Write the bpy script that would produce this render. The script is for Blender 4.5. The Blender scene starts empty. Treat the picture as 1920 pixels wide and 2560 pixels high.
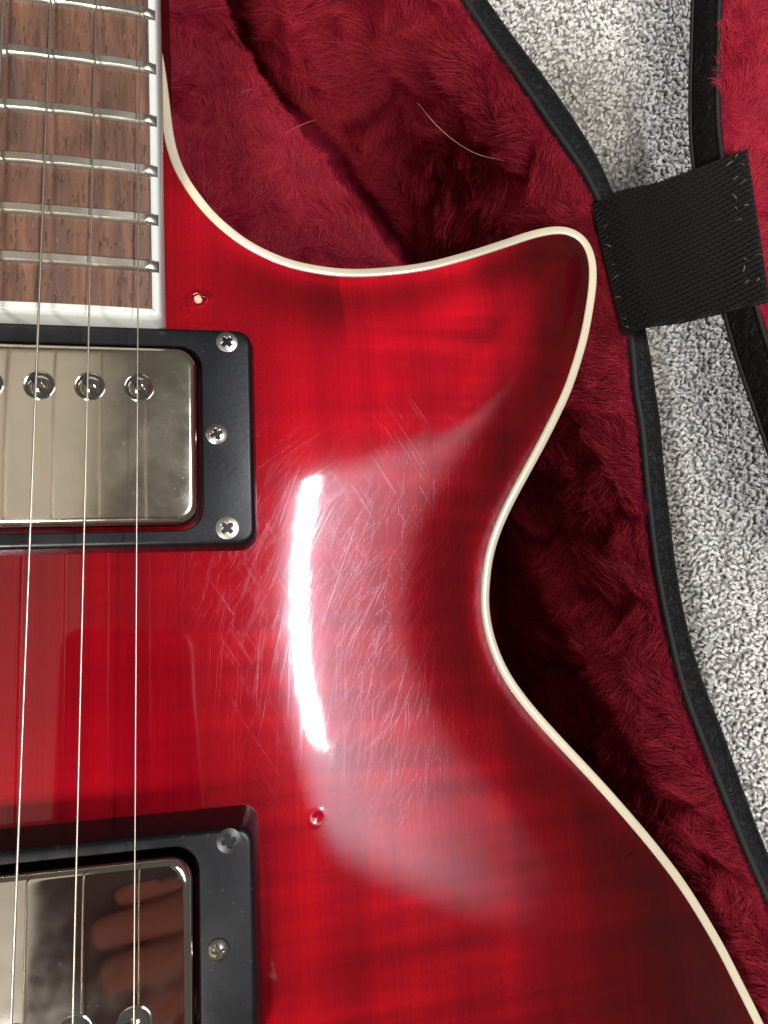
import bpy, bmesh, math, random
import numpy as np
from mathutils import Matrix, Vector
from mathutils.geometry import delaunay_2d_cdt

S = 0.001                      # everything below is written in millimetres
rng = np.random.default_rng(7)
random.seed(7)
sc = bpy.context.scene
COL = sc.collection

# ------------------------------------------------------------------ camera
F_PX = 1850.0                  # focal length in photo pixels (1920 x 2560 frame)
CAM_H = 161.0                  # height of the lens above the guitar's top, mm
down = np.array([(566 - 960) / F_PX, -(1573 - 1280) / F_PX, -1.0]); down /= np.linalg.norm(down)
AZ = -down
AX = np.array([4.64, 0.07, -1.0]); AX -= AZ * AX.dot(AZ); AX /= np.linalg.norm(AX)
AY = np.cross(AZ, AX)
ROT = np.array([AX, AY, AZ])   # camera -> world

def P(px, py, z):
    """photo pixel -> world point (mm) on the horizontal plane z"""
    d = ROT @ np.array([(px - 960) / F_PX, -(py - 1280) / F_PX, -1.0])
    return np.array([0, 0, CAM_H]) + d * ((z - CAM_H) / d[2])

def pix(p):
    c = (np.asarray(p, float) - np.array([0, 0, CAM_H])) @ ROT
    return 960 + F_PX * c[..., 0] / -c[..., 2], 1280 - F_PX * c[..., 1] / -c[..., 2]

cam_d = bpy.data.cameras.new('camera')
cam = bpy.data.objects.new('camera', cam_d); COL.objects.link(cam)
M = Matrix(ROT.tolist()).to_4x4(); M.translation = (0, 0, CAM_H * S)
cam.matrix_world = M
cam_d.sensor_fit = 'VERTICAL'; cam_d.sensor_height = 36.0
cam_d.lens = 36.0 * F_PX / 2560.0
cam_d.clip_start = 0.002; cam_d.clip_end = 50
sc.camera = cam

# ------------------------------------------------------------------ light
w = bpy.data.worlds.new('World'); sc.world = w; w.use_nodes = True
bg = w.node_tree.nodes['Background']
bg.inputs[0].default_value = (1.0, 0.90, 0.76, 1); bg.inputs[1].default_value = 0.115

def area_lamp(name, loc, sx, sy, power, col, aim=(0, 0, 0)):
    l = bpy.data.lights.new(name, 'AREA'); l.shape = 'RECTANGLE'; l.size = sx * S; l.size_y = sy * S
    l.energy = power; l.color = col
    o = bpy.data.objects.new(name, l); COL.objects.link(o)
    o.location = Vector(loc) * S
    z = (Vector(loc) - Vector(aim)).normalized()
    x = Vector((0, 1, 0)).cross(z).normalized(); y = z.cross(x)
    o.rotation_euler = Matrix((x, y, z)).transposed().to_euler()
    return o
area_lamp('ceiling_tube_lamp', (600, 150, 1850), 74, 690, 30, (0.97, 0.97, 1.0))
glow = area_lamp('haze_fill_lamp', (1120, 40, 1900), 1320, 1240, 30, (0.80, 0.87, 1.0))
gt = glow.data; gt.use_nodes = True; gn = gt.node_tree        # added soft light for the haze beside the tube's reflection: brightest next to it
gg = gn.nodes.new('ShaderNodeNewGeometry'); gx_ = gn.nodes.new('ShaderNodeSeparateXYZ'); gr = gn.nodes.new('ShaderNodeValToRGB')
gn.links.new(gg.outputs['Parametric'], gx_.inputs[0]); gn.links.new(gx_.outputs[0], gr.inputs[0])
gr.color_ramp.interpolation = 'EASE'
gr.color_ramp.elements[0].color = (1, 1, 1, 1); gr.color_ramp.elements[1].color = (0, 0, 0, 1); gr.color_ramp.elements[1].position = .74
e_ = gr.color_ramp.elements.new(.10); e_.color = (1, 1, 1, 1); gr.color_ramp.elements[0].color = (.12, .12, .12, 1)
gm = gn.nodes.new('ShaderNodeMath'); gm.operation = 'PINGPONG'; gm.inputs[1].default_value = .5; gn.links.new(gx_.outputs[1], gm.inputs[0])
g2 = gn.nodes.new('ShaderNodeMapRange'); g2.interpolation_type = 'SMOOTHSTEP'; g2.inputs[2].default_value = .16; gn.links.new(gm.outputs[0], g2.inputs[0])
g3 = gn.nodes.new('ShaderNodeMath'); g3.operation = 'MULTIPLY'; gn.links.new(gr.outputs[0], g3.inputs[0]); gn.links.new(g2.outputs[0], g3.inputs[1])
gn.links.new(g3.outputs[0], gn.nodes['Emission'].inputs['Strength'])
area_lamp('ceiling_panel_lamp', (-740, -1130, 1750), 420, 420, 68, (1.0, 0.955, 0.885))
area_lamp('ceiling_bounce_fill', (-690, 0, 1900), 720, 2300, 2.5, (1.0, 0.90, 0.76))  # added fill standing in for ceiling bounce, mirrored in the nickel covers

sc.view_settings.view_transform = 'Standard'; sc.view_settings.look = 'None'
sc.view_settings.exposure = 0.0; sc.view_settings.gamma = 1.0
sc.render.engine = 'CYCLES'
sc.cycles.use_denoising = True
sc.cycles.max_bounces = 8
sc.cycles_curves.shape = 'RIBBONS'

# ------------------------------------------------------------------ helpers
def link(name, me, mat=None, parent=None):
    o = bpy.data.objects.new(name, me); COL.objects.link(o)
    if mat is not None: me.materials.append(mat)
    if parent is not None: o.parent = parent
    return o

def mesh(name, V, Fc, mat=None, parent=None, smooth=True, angle=None):
    me = bpy.data.meshes.new(name)
    me.from_pydata((np.asarray(V, float) * S).tolist(), [], [tuple(int(i) for i in f) for f in Fc])
    if smooth:
        me.polygons.foreach_set('use_smooth', [True] * len(me.polygons))
        if angle: me.set_sharp_from_angle(angle=math.radians(angle))
    me.update()
    return link(name, me, mat, parent)

def quads_mesh(name, V, Q, mat=None, parent=None, smooth=True):
    """fast path for large numpy meshes; Q is (n,k) of equal sized faces"""
    V = np.ascontiguousarray(V, np.float32) * np.float32(S); Q = np.ascontiguousarray(Q, np.int32)
    me = bpy.data.meshes.new(name)
    me.vertices.add(len(V)); me.vertices.foreach_set('co', V.ravel())
    me.loops.add(Q.size); me.loops.foreach_set('vertex_index', Q.ravel())
    me.polygons.add(len(Q)); me.polygons.foreach_set('loop_start', np.arange(len(Q), dtype=np.int32) * Q.shape[1])
    me.polygons.foreach_set('use_smooth', np.full(len(Q), smooth))
    me.update(calc_edges=True); me.validate()
    return link(name, me, mat, parent)

def empty(name, loc=(0, 0, 0)):
    o = bpy.data.objects.new(name, None); COL.objects.link(o); o.empty_display_size = 0.02
    o.location = Vector(loc) * S
    return o

def tag(o, label=None, cat=None, group=None, kind=None):
    for k, v in (('label', label), ('category', cat), ('group', group), ('kind', kind)):
        if v: o[k] = v
    return o

def grid_faces(n, m, closed_n=False, closed_m=False):
    a = np.arange(n if closed_n else n - 1); b = np.arange(m if closed_m else m - 1)
    A, B = np.meshgrid(a, b, indexing='ij'); A2 = (A + 1) % n; B2 = (B + 1) % m
    return np.stack([A * m + B, A2 * m + B, A2 * m + B2, A * m + B2], -1).reshape(-1, 4)

def spline(pts, closed=False, step=1.0):
    """centripetal Catmull-Rom through pts, resampled to an even step"""
    p = np.asarray(pts, float)
    q = np.vstack([p[-1], p, p[0], p[1]]) if closed else np.vstack([2 * p[0] - p[1], p, 2 * p[-1] - p[-2]])
    out = []
    for i in range(1, len(q) - 2):
        a, b, c, d = q[i - 1:i + 3]
        t0 = 0; t1 = t0 + max(np.linalg.norm(b - a), 1e-6) ** .5; t2 = t1 + max(np.linalg.norm(c - b), 1e-6) ** .5; t3 = t2 + max(np.linalg.norm(d - c), 1e-6) ** .5
        for t in np.linspace(t1, t2, 24, endpoint=False):
            A1 = (t1 - t) / (t1 - t0) * a + (t - t0) / (t1 - t0) * b
            A2 = (t2 - t) / (t2 - t1) * b + (t - t1) / (t2 - t1) * c
            A3 = (t3 - t) / (t3 - t2) * c + (t - t2) / (t3 - t2) * d
            B1 = (t2 - t) / (t2 - t0) * A1 + (t - t0) / (t2 - t0) * A2
            B2 = (t3 - t) / (t3 - t1) * A2 + (t - t1) / (t3 - t1) * A3
            out.append((t2 - t) / (t2 - t1) * B1 + (t - t1) / (t2 - t1) * B2)
    out.append(q[1] if closed else q[-2])
    out = np.array(out)
    L = np.r_[0, np.cumsum(np.linalg.norm(np.diff(out, axis=0), axis=1))]
    n = max(4, int(round(L[-1] / step)))
    s = np.linspace(0, L[-1], n + 1)
    r = np.stack([np.interp(s, L, out[:, k]) for k in range(out.shape[1])], 1)
    return r[:-1] if closed else r

def smooth_line(p, it, closed):
    p = p.copy()
    for _ in range(it):
        if closed: p = .5 * p + .25 * (np.roll(p, 1, 0) + np.roll(p, -1, 0))
        else: p[1:-1] = .5 * p[1:-1] + .25 * (p[:-2] + p[2:])
    return p

def normals2(p, closed):
    t = (np.roll(p, -1, 0) - np.roll(p, 1, 0)) if closed else np.gradient(p, axis=0)
    t = t[:, :2] / np.linalg.norm(t[:, :2], axis=1)[:, None]
    return np.stack([t[:, 1], -t[:, 0]], 1)          # to the right of travel

def tube(name, pts, r, mat, parent=None, sides=8, taper=None):
    p = np.asarray(pts, float); n = len(p)
    T = np.gradient(p, axis=0); T /= np.linalg.norm(T, axis=1)[:, None]
    up = np.array([0, 0, 1.0]) if abs(T[0][2]) < .9 else np.array([1.0, 0, 0])
    A = np.cross(T, up); A /= np.linalg.norm(A, axis=1)[:, None]; B = np.cross(A, T)
    ang = np.arange(sides) * 2 * math.pi / sides
    rr = (r * np.ones(n) if taper is None else r * np.asarray(taper))[:, None, None]
    V = p[:, None, :] + rr * (A[:, None, :] * np.cos(ang)[None, :, None] + B[:, None, :] * np.sin(ang)[None, :, None])
    return quads_mesh(name, V.reshape(-1, 3), grid_faces(n, sides, False, True), mat, parent)

def rrect(cx, cy, wx, wy, r, k=6):
    """closed rounded rectangle, counter-clockwise"""
    r = max(r, .05); out = []
    for (sx, sy, a0) in ((1, 1, 0), (-1, 1, 90), (-1, -1, 180), (1, -1, 270)):
        for i in range(k + 1):
            a = math.radians(a0 + 90 * i / k)
            out.append((cx + sx * (wx / 2 - r) + r * math.cos(a), cy + sy * (wy / 2 - r) + r * math.sin(a)))
    return np.array(out)

def stack(loops, close_last=True, close_first=False):
    V = np.vstack(loops); n = len(loops[0])
    Fc = [tuple(q) for q in grid_faces(len(loops), n, False, True)]
    Fc = [f[::-1] for f in Fc]
    if close_last: Fc.append(tuple(range((len(loops) - 1) * n, len(loops) * n)))
    if close_first: Fc.append(tuple(range(n))[::-1])
    return V, Fc

def vnoise(x, y, seed):
    """smooth value noise on numpy arrays (unit lattice), 0..1"""
    r = np.random.default_rng(seed).random((256, 256))
    xi = np.floor(x).astype(int); yi = np.floor(y).astype(int)
    fx = x - xi; fy = y - yi; fx = fx * fx * (3 - 2 * fx); fy = fy * fy * (3 - 2 * fy)
    g = lambda a, b: r[a % 256, b % 256]
    return (g(xi, yi) * (1 - fx) + g(xi + 1, yi) * fx) * (1 - fy) + (g(xi, yi + 1) * (1 - fx) + g(xi + 1, yi + 1) * fx) * fy

# ------------------------------------------------------------------ materials
class N:
    def __init__(s, name):
        s.m = bpy.data.materials.new(name); s.m.use_nodes = True
        s.t = s.m.node_tree; s.b = s.t.nodes['Principled BSDF']
        s.co = s.t.nodes.new('ShaderNodeTexCoord').outputs['Object']
    def new(s, typ, **kw):
        n = s.t.nodes.new(typ)
        for k, v in kw.items(): setattr(n, k, v)
        return n
    def put(s, sock, v):
        if hasattr(v, 'is_output'): s.t.links.new(v, sock)
        else:
            if isinstance(v, tuple) and len(v) == 3 and sock.type == 'RGBA': v = v + (1,)
            sock.default_value = v
    def set(s, **kw):
        for k, v in kw.items(): s.put(s.b.inputs[k.replace('_', ' ')], v)
        return s
    def mapping(s, scale=(1, 1, 1), rot=(0, 0, 0), loc=(0, 0, 0), src=None):
        n = s.new('ShaderNodeMapping'); s.put(n.inputs['Vector'], src or s.co)
        n.inputs['Scale'].default_value = scale; n.inputs['Rotation'].default_value = rot; n.inputs['Location'].default_value = loc
        return n.outputs[0]
    def noise(s, scale, vec=None, detail=2, rough=.5, dist=0.0, out=0):
        n = s.new('ShaderNodeTexNoise'); s.put(n.inputs['Vector'], vec or s.co)
        n.inputs['Scale'].default_value = scale; n.inputs['Detail'].default_value = detail
        n.inputs['Roughness'].default_value = rough; n.inputs['Distortion'].default_value = dist
        return n.outputs[out]
    def voronoi(s, scale, vec=None, feature='F1', out='Distance', rnd=1.0):
        n = s.new('ShaderNodeTexVoronoi', feature=feature); s.put(n.inputs['Vector'], vec or s.co)
        n.inputs['Scale'].default_value = scale; n.inputs['Randomness'].default_value = rnd
        return n.outputs[out]
    def ramp(s, fac, stops, interp='LINEAR'):
        n = s.new('ShaderNodeValToRGB'); s.put(n.inputs[0], fac); r = n.color_ramp; r.interpolation = interp
        while len(r.elements) < len(stops): r.elements.new(.5)
        for e, (p, c) in zip(r.elements, stops):
            e.position = p; e.color = (c, c, c, 1) if not isinstance(c, tuple) else c + (1,)
        return n.outputs[0]
    def math(s, op, a, b=0.0, c=0.0):
        n = s.new('ShaderNodeMath', operation=op)
        for i, v in enumerate((a, b, c)): s.put(n.inputs[i], v)
        return n.outputs[0]
    def mix(s, fac, a, b, blend='MIX'):
        n = s.new('ShaderNodeMix', data_type='RGBA', blend_type=blend)
        s.put(n.inputs[0], fac); s.put(n.inputs[6], a); s.put(n.inputs[7], b)
        return n.outputs[2]
    def bump(s, h, dist, strength=1.0, normal=None):
        n = s.new('ShaderNodeBump'); s.put(n.inputs['Height'], h)
        n.inputs['Distance'].default_value = dist; n.inputs['Strength'].default_value = strength
        if normal is not None: s.put(n.inputs['Normal'], normal)
        return n.outputs[0]

def simple(name, col, rough=.5, metal=0.0, **kw):
    n = N(name).set(Base_Color=col, Roughness=rough, Metallic=metal)
    return n.set(**kw).m

def mat_finish():
    """translucent red lacquer over figured maple: a tinted, satiny wood lobe under a clear scratched coat"""
    n = N('red_lacquered_maple')
    fig = n.noise(1, n.mapping((15, 175, 1)), 4, .52, .25)                      # flame bands across the grain
    grain = n.noise(1, n.mapping((1300, 14, 1)), 4, .65)                         # fine grain along the neck
    bands = n.noise(1, n.mapping((95, 3, 1)), 1, .4)                          # broad growth bands
    f = n.math('ADD', n.math('MULTIPLY', fig, .36), n.math('ADD', n.math('MULTIPLY', grain, .24), n.math('MULTIPLY', bands, .38)))
    col = n.ramp(f, [(.36, (.098, .0, .0020)), (.50, (.142, .0001, .0032)), (.64, (.205, .0007, .0036))])
    peel = n.noise(1, n.mapping((900, 900, 900)), 2, .55, .6)
    h = n.math('ADD', n.math('MULTIPLY', peel, .6), n.math('MULTIPLY', fig, 1.0))
    # fibre run-out: in each piece of the maple top the fibres dive at another angle, which turns the satiny lobe
    xyz = n.new('ShaderNodeSeparateXYZ'); n.put(xyz.inputs[0], n.co)
    wob = n.math('MULTIPLY', n.math('SUBTRACT', n.noise(1, n.mapping((160, 30, 1)), 2), .5), .006)
    fx = n.math('MULTIPLY', n.math('ADD', n.math('ADD', xyz.outputs[0], wob), .060), 5.0)      # -60..140 mm -> 0..1
    dive = n.ramp(fx, [(.0, .60), (.25, .68), (.440, .86), (.447, 1.0), (.60, 1.0), (.70, .55), (.78, .3), (1.0, .2)])
    ym = n.new('ShaderNodeMapRange', interpolation_type='SMOOTHSTEP'); n.put(ym.inputs[0], n.math('ADD', xyz.outputs[1], wob))
    ym.inputs[1].default_value = .004; ym.inputs[2].default_value = .080
    ty = n.math('MULTIPLY', n.math('MULTIPLY', n.math('SUBTRACT', dive, .5), -.62), ym.outputs[0])
    ty = n.math('ADD', ty, n.math('MULTIPLY', n.math('SUBTRACT', fig, .5), .13))
    tx = n.ramp(fx, [(.58, 0.0), (.70, .09), (.82, .30), (1.0, .48)])  # shade put into the normals: tipped right to darken the right-hand edge
    cmb = n.new('ShaderNodeCombineXYZ'); n.put(cmb.inputs[0], tx); n.put(cmb.inputs[1], ty)
    va = n.new('ShaderNodeVectorMath', operation='ADD'); n.put(va.inputs[0], n.bump(peel, .0002, .15)); n.put(va.inputs[1], cmb.outputs[0])
    vn = n.new('ShaderNodeVectorMath', operation='NORMALIZE'); n.put(vn.inputs[0], va.outputs[0])
    n.set(Base_Color=col, Metallic=.88, Roughness=.46, Normal=vn.outputs[0])
    # hairline scratches: stretched noise in several directions, thresholded to thin lines
    acc = None
    for q, (ang, sx, sy, t) in enumerate(((52, 6500, 10, .690), (61, 8000, 12, .695), (69, 6200, 9, .690), (77, 7600, 11, .695), (86, 7000, 10, .70), (36, 7200, 12, .71), (122, 7600, 14, .72))):
        v = n.mapping((1, 1, 1), (0, 0, math.radians(-ang + 90)), (.03 * q, .017 * q, 0))
        v2 = n.mapping((sx, sy, 1), src=v)
        s_ = n.ramp(n.noise(1, v2, 0, .4), [(t - .005, 0.0), (t + .04, 1.0)])
        p_ = n.ramp(n.noise(1, n.mapping((420, 95, 1), src=v), 1), [(.46, 0.0), (.60, 1.0)])
        s_ = n.math('MULTIPLY', s_, p_)
        acc = s_ if acc is None else n.math('MAXIMUM', acc, s_)
    # the worn patch where the pick sweeps, between the pickups and the waist
    dx = n.math('MULTIPLY', n.math('SUBTRACT', xyz.outputs[0], .030), 1.0); dy = n.math('SUBTRACT', xyz.outputs[1], .012)
    rad = n.math('SQRT', n.math('ADD', n.math('MULTIPLY', dx, dx), n.math('MULTIPLY', n.math('MULTIPLY', dy, dy), .8)))
    rad = n.math('ADD', rad, n.math('MULTIPLY', n.math('SUBTRACT', n.noise(45, detail=2), .5), .030))
    scr = n.math('MULTIPLY', acc, n.ramp(n.math('MULTIPLY', rad, 12.0), [(.34, 1.0), (.80, .10)]))
    micro = n.noise(2600, detail=1)
    ch = n.math('ADD', n.math('MULTIPLY', scr, -1.0), n.math('MULTIPLY', micro, .35))
    n.set(Coat_Weight=1.0, Coat_IOR=1.5, Coat_Roughness=n.math('ADD', n.math('MULTIPLY', scr, .012), .04),
          Coat_Normal=n.bump(ch, .00002, .014))
    n.set(Specular_IOR_Level=.05)
    gl = n.new('ShaderNodeBsdfAnisotropic'); n.put(gl.inputs['Color'], (.78, .84, 1.0)); n.put(gl.inputs['Roughness'], .15)
    n.put(gl.inputs['Normal'], n.bump(ch, .00003, .15))
    mx = n.new('ShaderNodeMixShader'); n.put(mx.inputs[0], n.math('ADD', n.math('MULTIPLY', scr, .021), .0045))
    n.t.links.new(n.b.outputs[0], mx.inputs[1]); n.t.links.new(gl.outputs[0], mx.inputs[2])
    n.t.links.new(mx.outputs[0], n.t.nodes['Material Output'].inputs['Surface'])
    return n.m

def mat_binding(name, col, rough=.28):
    n = N(name)
    d = n.noise(220, detail=3)
    c = n.mix(n.ramp(d, [(.45, 0.0), (.75, .35)]), col, tuple(v * .82 for v in col))
    return n.set(Base_Color=c, Roughness=rough, Coat_Weight=.4, Coat_Roughness=.08, Subsurface_Weight=0.0).m

def mat_rosewood():
    n = N('rosewood')
    a = n.noise(1, n.mapping((260, 22, 1)), 5, .68, .9)
    b = n.noise(1, n.mapping((105, 14, 1), loc=(3, 1, 0)), 3, .55, .8)
    c = n.ramp(a, [(.30, (.034, .017, .012)), (.47, (.088, .038, .021)), (.60, (.130, .058, .031)), (.75, (.18, .084, .046))])
    c = n.mix(n.ramp(b, [(.52, 0.0), (.66, .75)]), c, (.075, .045, .038))
    pore = n.ramp(n.noise(1, n.mapping((1500, 230, 1)), 2, .6), [(.60, 0.0), (.68, 1.0)])
    c = n.mix(n.math('MULTIPLY', pore, .75), c, (.035, .016, .012))
    dry = n.ramp(n.noise(1, n.mapping((1900, 380, 1), loc=(9, 4, 0)), 2, .6), [(.66, 0.0), (.74, .5)])
    c = n.mix(dry, c, (.24, .15, .105))
    h = n.math('SUBTRACT', n.noise(1, n.mapping((700, 120, 1)), 3, .6), n.math('MULTIPLY', pore, .9))
    return n.set(Base_Color=c, Roughness=.5, Normal=n.bump(h, .0002, .6)).m

def mat_nickel(name, col, r0, r1, wear=1.0):
    n = N(name)
    d = n.noise(70, detail=3, rough=.6)
    sc_ = None
    for ang in (20, 65, 110, 155):
        v = n.mapping((7000, 130, 1), src=n.mapping(rot=(0, 0, math.radians(ang))))
        q = n.ramp(n.noise(1, v, 1), [(.70, 0.0), (.75, 1.0)])
        sc_ = q if sc_ is None else n.math('MAXIMUM', sc_, q)
    spot = n.ramp(n.voronoi(330), [(.05, 1.0), (.12, 0.0)])
    rr = n.math('ADD', n.ramp(d, [(.35, r0), (.65, r1)]), n.math('MULTIPLY', n.math('MAXIMUM', sc_, spot), .14 * wear))
    tarn = n.mix(n.ramp(n.noise(38, detail=2), [(.45, 0.0), (.65, .6 * wear)]), col, (.56, .47, .34))
    return n.set(Base_Color=tarn, Metallic=1.0, Roughness=rr, Normal=n.bump(n.noise(1, n.mapping((55, 38, 45)), 1), .0006, .3 * wear)).m

def mat_black_plastic(name, r):
    n = N(name)
    dust = n.ramp(n.noise(1700, detail=1), [(.72, 0.0), (.78, .5)])
    sm = n.noise(60, detail=3)
    c = n.mix(dust, (.0055, .006, .0075), (.06, .056, .052))
    return n.set(Base_Color=c, Roughness=n.ramp(sm, [(.3, r), (.7, r + .14)]), Specular_IOR_Level=.27,
                 Normal=n.bump(n.noise(900, detail=2), .00004, .4)).m

def mat_vinyl():
    n = N('black_vinyl')
    v = n.noise(1, n.mapping((420, 420, 420)), 3, .6, 1.4)
    return n.set(Base_Color=(.0055, .0055, .006), Roughness=n.ramp(v, [(.35, .65), (.65, .45)]), Specular_IOR_Level=.16, Normal=n.bump(v, .0011, .9)).m

def mat_carpet():
    n = N('carpet_backing')
    return n.set(Base_Color=n.mix(1.0, n.ramp(n.voronoi(480), [(.0, (.52, .51, .49)), (.55, (.36, .35, .335)), (.9, (.12, .115, .11))]), n.ramp(n.voronoi(480, out='Color'), [(.1, .62), (.9, 1.0)]), 'MULTIPLY'), Roughness=.95, Specular_IOR_Level=.1).m  # cell edges darkened in place of shade between the tufts

def mat_pile():
    n = N('carpet_pile')
    a = n.new('ShaderNodeAttribute', attribute_name='tint').outputs['Fac']
    c = n.ramp(a, [(0.0, (.27, .26, .24)), (.22, (.54, .525, .495)), (.6, (.70, .685, .65)), (1.0, (.84, .825, .79))])
    f = n.ramp(n.noise(2500, detail=2), [(.3, .80), (.7, 1.0)])
    c = n.mix(1.0, c, f, 'MULTIPLY')
    return n.set(Base_Color=c, Roughness=.9, Specular_IOR_Level=.1, Normal=n.bump(n.noise(1, n.mapping((2600, 2600, 2600)), 2), .0003, .6)).m

def mat_plush():
    n = N('red_plush_backing')
    return n.set(Base_Color=n.ramp(n.noise(160, detail=3), [(.3, (.10, .003, .010)), (.7, (.20, .008, .022))]), Roughness=.95, Specular_IOR_Level=.1).m

def mat_fur():
    n = N('red_plush_pile')
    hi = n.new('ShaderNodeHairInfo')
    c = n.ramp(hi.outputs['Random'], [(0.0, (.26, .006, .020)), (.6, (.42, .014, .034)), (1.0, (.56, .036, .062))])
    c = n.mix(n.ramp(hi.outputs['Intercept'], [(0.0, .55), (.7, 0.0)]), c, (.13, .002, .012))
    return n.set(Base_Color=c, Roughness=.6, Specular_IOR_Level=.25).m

MAT = dict(
    finish=mat_finish(),
    binding=mat_binding('cream_binding', (.64, .57, .39)),
    fb_binding=mat_binding('white_binding', (.49, .515, .47), .35),
    rosewood=mat_rosewood(),
    fret=mat_nickel('fret_nickel', (.62, .59, .52), .24, .34, .5),
    cover_worn=mat_nickel('worn_nickel_cover', (.74, .68, .57), .09, .17, .4),
    cover_shiny=mat_nickel('shiny_nickel_cover', (.68, .64, .57), .04, .09, .12),
    pole=mat_nickel('pole_nickel', (.72, .68, .60), .06, .14, .5),
    screw=mat_nickel('screw_nickel', (.40, .395, .365), .26, .42, 1.0),
    screw_dark=simple('blackened_screw', (.035, .034, .032), .38, .6),
    string=simple('string_steel', (.56, .50, .41), .36, 1.0),
    ring=mat_black_plastic('black_plastic', .26),
    vinyl=mat_vinyl(),
    trim=simple('black_trim', (.012, .0125, .012), .6, Specular_IOR_Level=.25),
    webbing=simple('black_nylon_webbing', (.0045, .0045, .0042), .6, Specular_IOR_Level=.16),
    thread=simple('tan_thread', (.085, .062, .036), .8),
    carpet=mat_carpet(), pile=mat_pile(), plush=mat_plush(), fur=mat_fur(),
    hair=simple('blond_hair', (.62, .36, .24), .45),
    wood=simple('bare_wood_plug', (.60, .42, .26), .75),
    dark=simple('gap_shade_black', (.006, .005, .005), .8),  # near-black standing in for shade in narrow gaps
    skin=simple('skin', (.38, .18, .14), .5, Subsurface_Weight=0.0),
    grime_shade=simple('brown_grime_shade', (.05, .032, .020), .7, .3),
    phone=simple('grey_phone_glass', (.085, .085, .09), .4),
    neck=simple('dark_red_neck', (.085, .002, .006), .5, Specular_IOR_Level=.15),
)

# ------------------------------------------------------------------ carpet (setting)
FLOOR_Z = -100.0
car = mesh('carpet', [(-1500, -1500, FLOOR_Z + .2), (1500, -1500, FLOOR_Z + .2), (1500, 1500, FLOOR_Z + .2), (-1500, 1500, FLOOR_Z + .2)], [(0, 1, 2, 3)], MAT['carpet'])
tag(car, 'pale grey flecked loop carpet under the open guitar case', None, None, 'structure')

def build_pile():
    x0, x1, y0, y1, st = 80, 345, -205, 335, 2.0
    gx, gy = np.meshgrid(np.arange(x0, x1, st), np.arange(y0, y1, st))
    c = np.stack([gx.ravel(), gy.ravel()], 1) + rng.normal(0, .58, (gx.size, 2))
    n = len(c)
    nu, nv = 6, 5
    U = np.arange(nu) * 2 * math.pi / nu; Vv = np.linspace(-.32 * math.pi, .5 * math.pi, nv)
    base = np.array([(math.cos(u) * math.cos(v), math.sin(u) * math.cos(v), math.sin(v)) for v in Vv for u in U])
    L = rng.uniform(.9, 1.9, n); Wd = rng.uniform(.45, .92, n); Ht = rng.uniform(.7, 1.25, n)
    az = rng.uniform(0, 2 * math.pi, n); tilt = rng.normal(0, .5, n)
    loc = base[None] * np.stack([L, Wd, Ht], 1)[:, None, :]
    loc *= 1 + rng.normal(0, .13, (n, len(base), 1))
    bend = loc[..., 0] ** 2 * rng.normal(0, .22, n)[:, None]; loc[..., 1] += bend
    ct, s_t = np.cos(tilt)[:, None], np.sin(tilt)[:, None]
    x = loc[..., 0] * ct - loc[..., 2] * s_t; z = loc[..., 0] * s_t + loc[..., 2] * ct; y = loc[..., 1]
    ca, sa = np.cos(az)[:, None], np.sin(az)[:, None]
    V = np.stack([c[:, :1] + x * ca - y * sa, c[:, 1:] + x * sa + y * ca, FLOOR_Z + 1.0 + rng.uniform(-.3, .9, n)[:, None] + z], -1)
    f = grid_faces(nv, nu, False, True)[:, ::-1]
    Q = (f[None] + (np.arange(n) * len(base))[:, None, None])
    o = quads_mesh('carpet_pile', V.reshape(-1, 3), Q.reshape(-1, 4), MAT['pile'])
    a = o.data.attributes.new('tint', 'FLOAT', 'POINT')
    t = np.clip(rng.beta(2.2, 1.6, n) , 0, 1); t[rng.random(n) < .06] *= .2
    a.data.foreach_set('value', np.repeat(t, len(base)).astype(np.float32))
    tag(o, 'flecked grey and white carpet pile beside the case', None, None, 'stuff')
build_pile()

# ------------------------------------------------------------------ guitar body
guitar = tag(empty('electric_guitar', (-40, 0, -50)), 'red flame top electric guitar with cream binding lying in the plush lined case', 'guitar')
GI = Matrix.Translation(Vector((40, 0, 50)) * S)
def g_child(o, parent=None):
    o.parent = parent or guitar
    if parent is None: o.matrix_parent_inverse = GI
    return o

CUT = [(434,332),(440,363),(455,409),(475,448),(502,486),(540,532),(579,567),(617,596),(640,610),(718,645),(821,667),(888,671),(951,668),(1055,656),
       (1158,630),(1262,597),(1329,575),(1381,564.5),(1415,565),(1447,577),(1470,598),(1485,627),(1493,668),(1492,715),(1483,782),(1471,844),(1452,912),(1429,979),
       (1399,1045),(1360,1122),(1323,1190),(1287,1257),(1256,1324),(1235,1391),(1226,1458),(1224,1511),(1231,1565),(1247,1620),(1268,1668),(1289,1703),(1327,1754),
       (1381,1816),(1448,1888),(1515,1960),(1581,2035),(1648,2115),(1715,2204),(1769,2289),(1815,2369),(1858,2454),(1894,2525),(1911,2560)]
def edge_z(x):
    t = np.clip((np.asarray(x, float) + 14) / 46, 0, 1); t = t * t * (3 - 2 * t)
    return -3.2 - 7.0 * t
pts = []
for (a, b) in CUT:
    z = -8.0
    for _ in range(6):
        q = P(a, b, z); z = float(edge_z(q[0]))
    pts.append(q[:2])
off = [(137,-132),(146,-172),(143,-220),(120,-268),(75,-303),(15,-321),(-40,-325),(-95,-321),(-155,-303),(-200,-268),(-223,-220),(-226,-172),(-216,-125),(-190,-75),
       (-158,-30),(-145,5),(-150,45),(-160,85),(-150,122),(-118,145),(-84,150),(-70,150),(-40,150),(-18,150),(-13.6,140)]
outline = smooth_line(spline(np.array(pts + [np.array(o) for o in off]), True, 1.0), 6, True)
NO = normals2(outline, True)              # travelling clockwise: right of travel is the inside
ctr = outline.mean(0)
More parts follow.
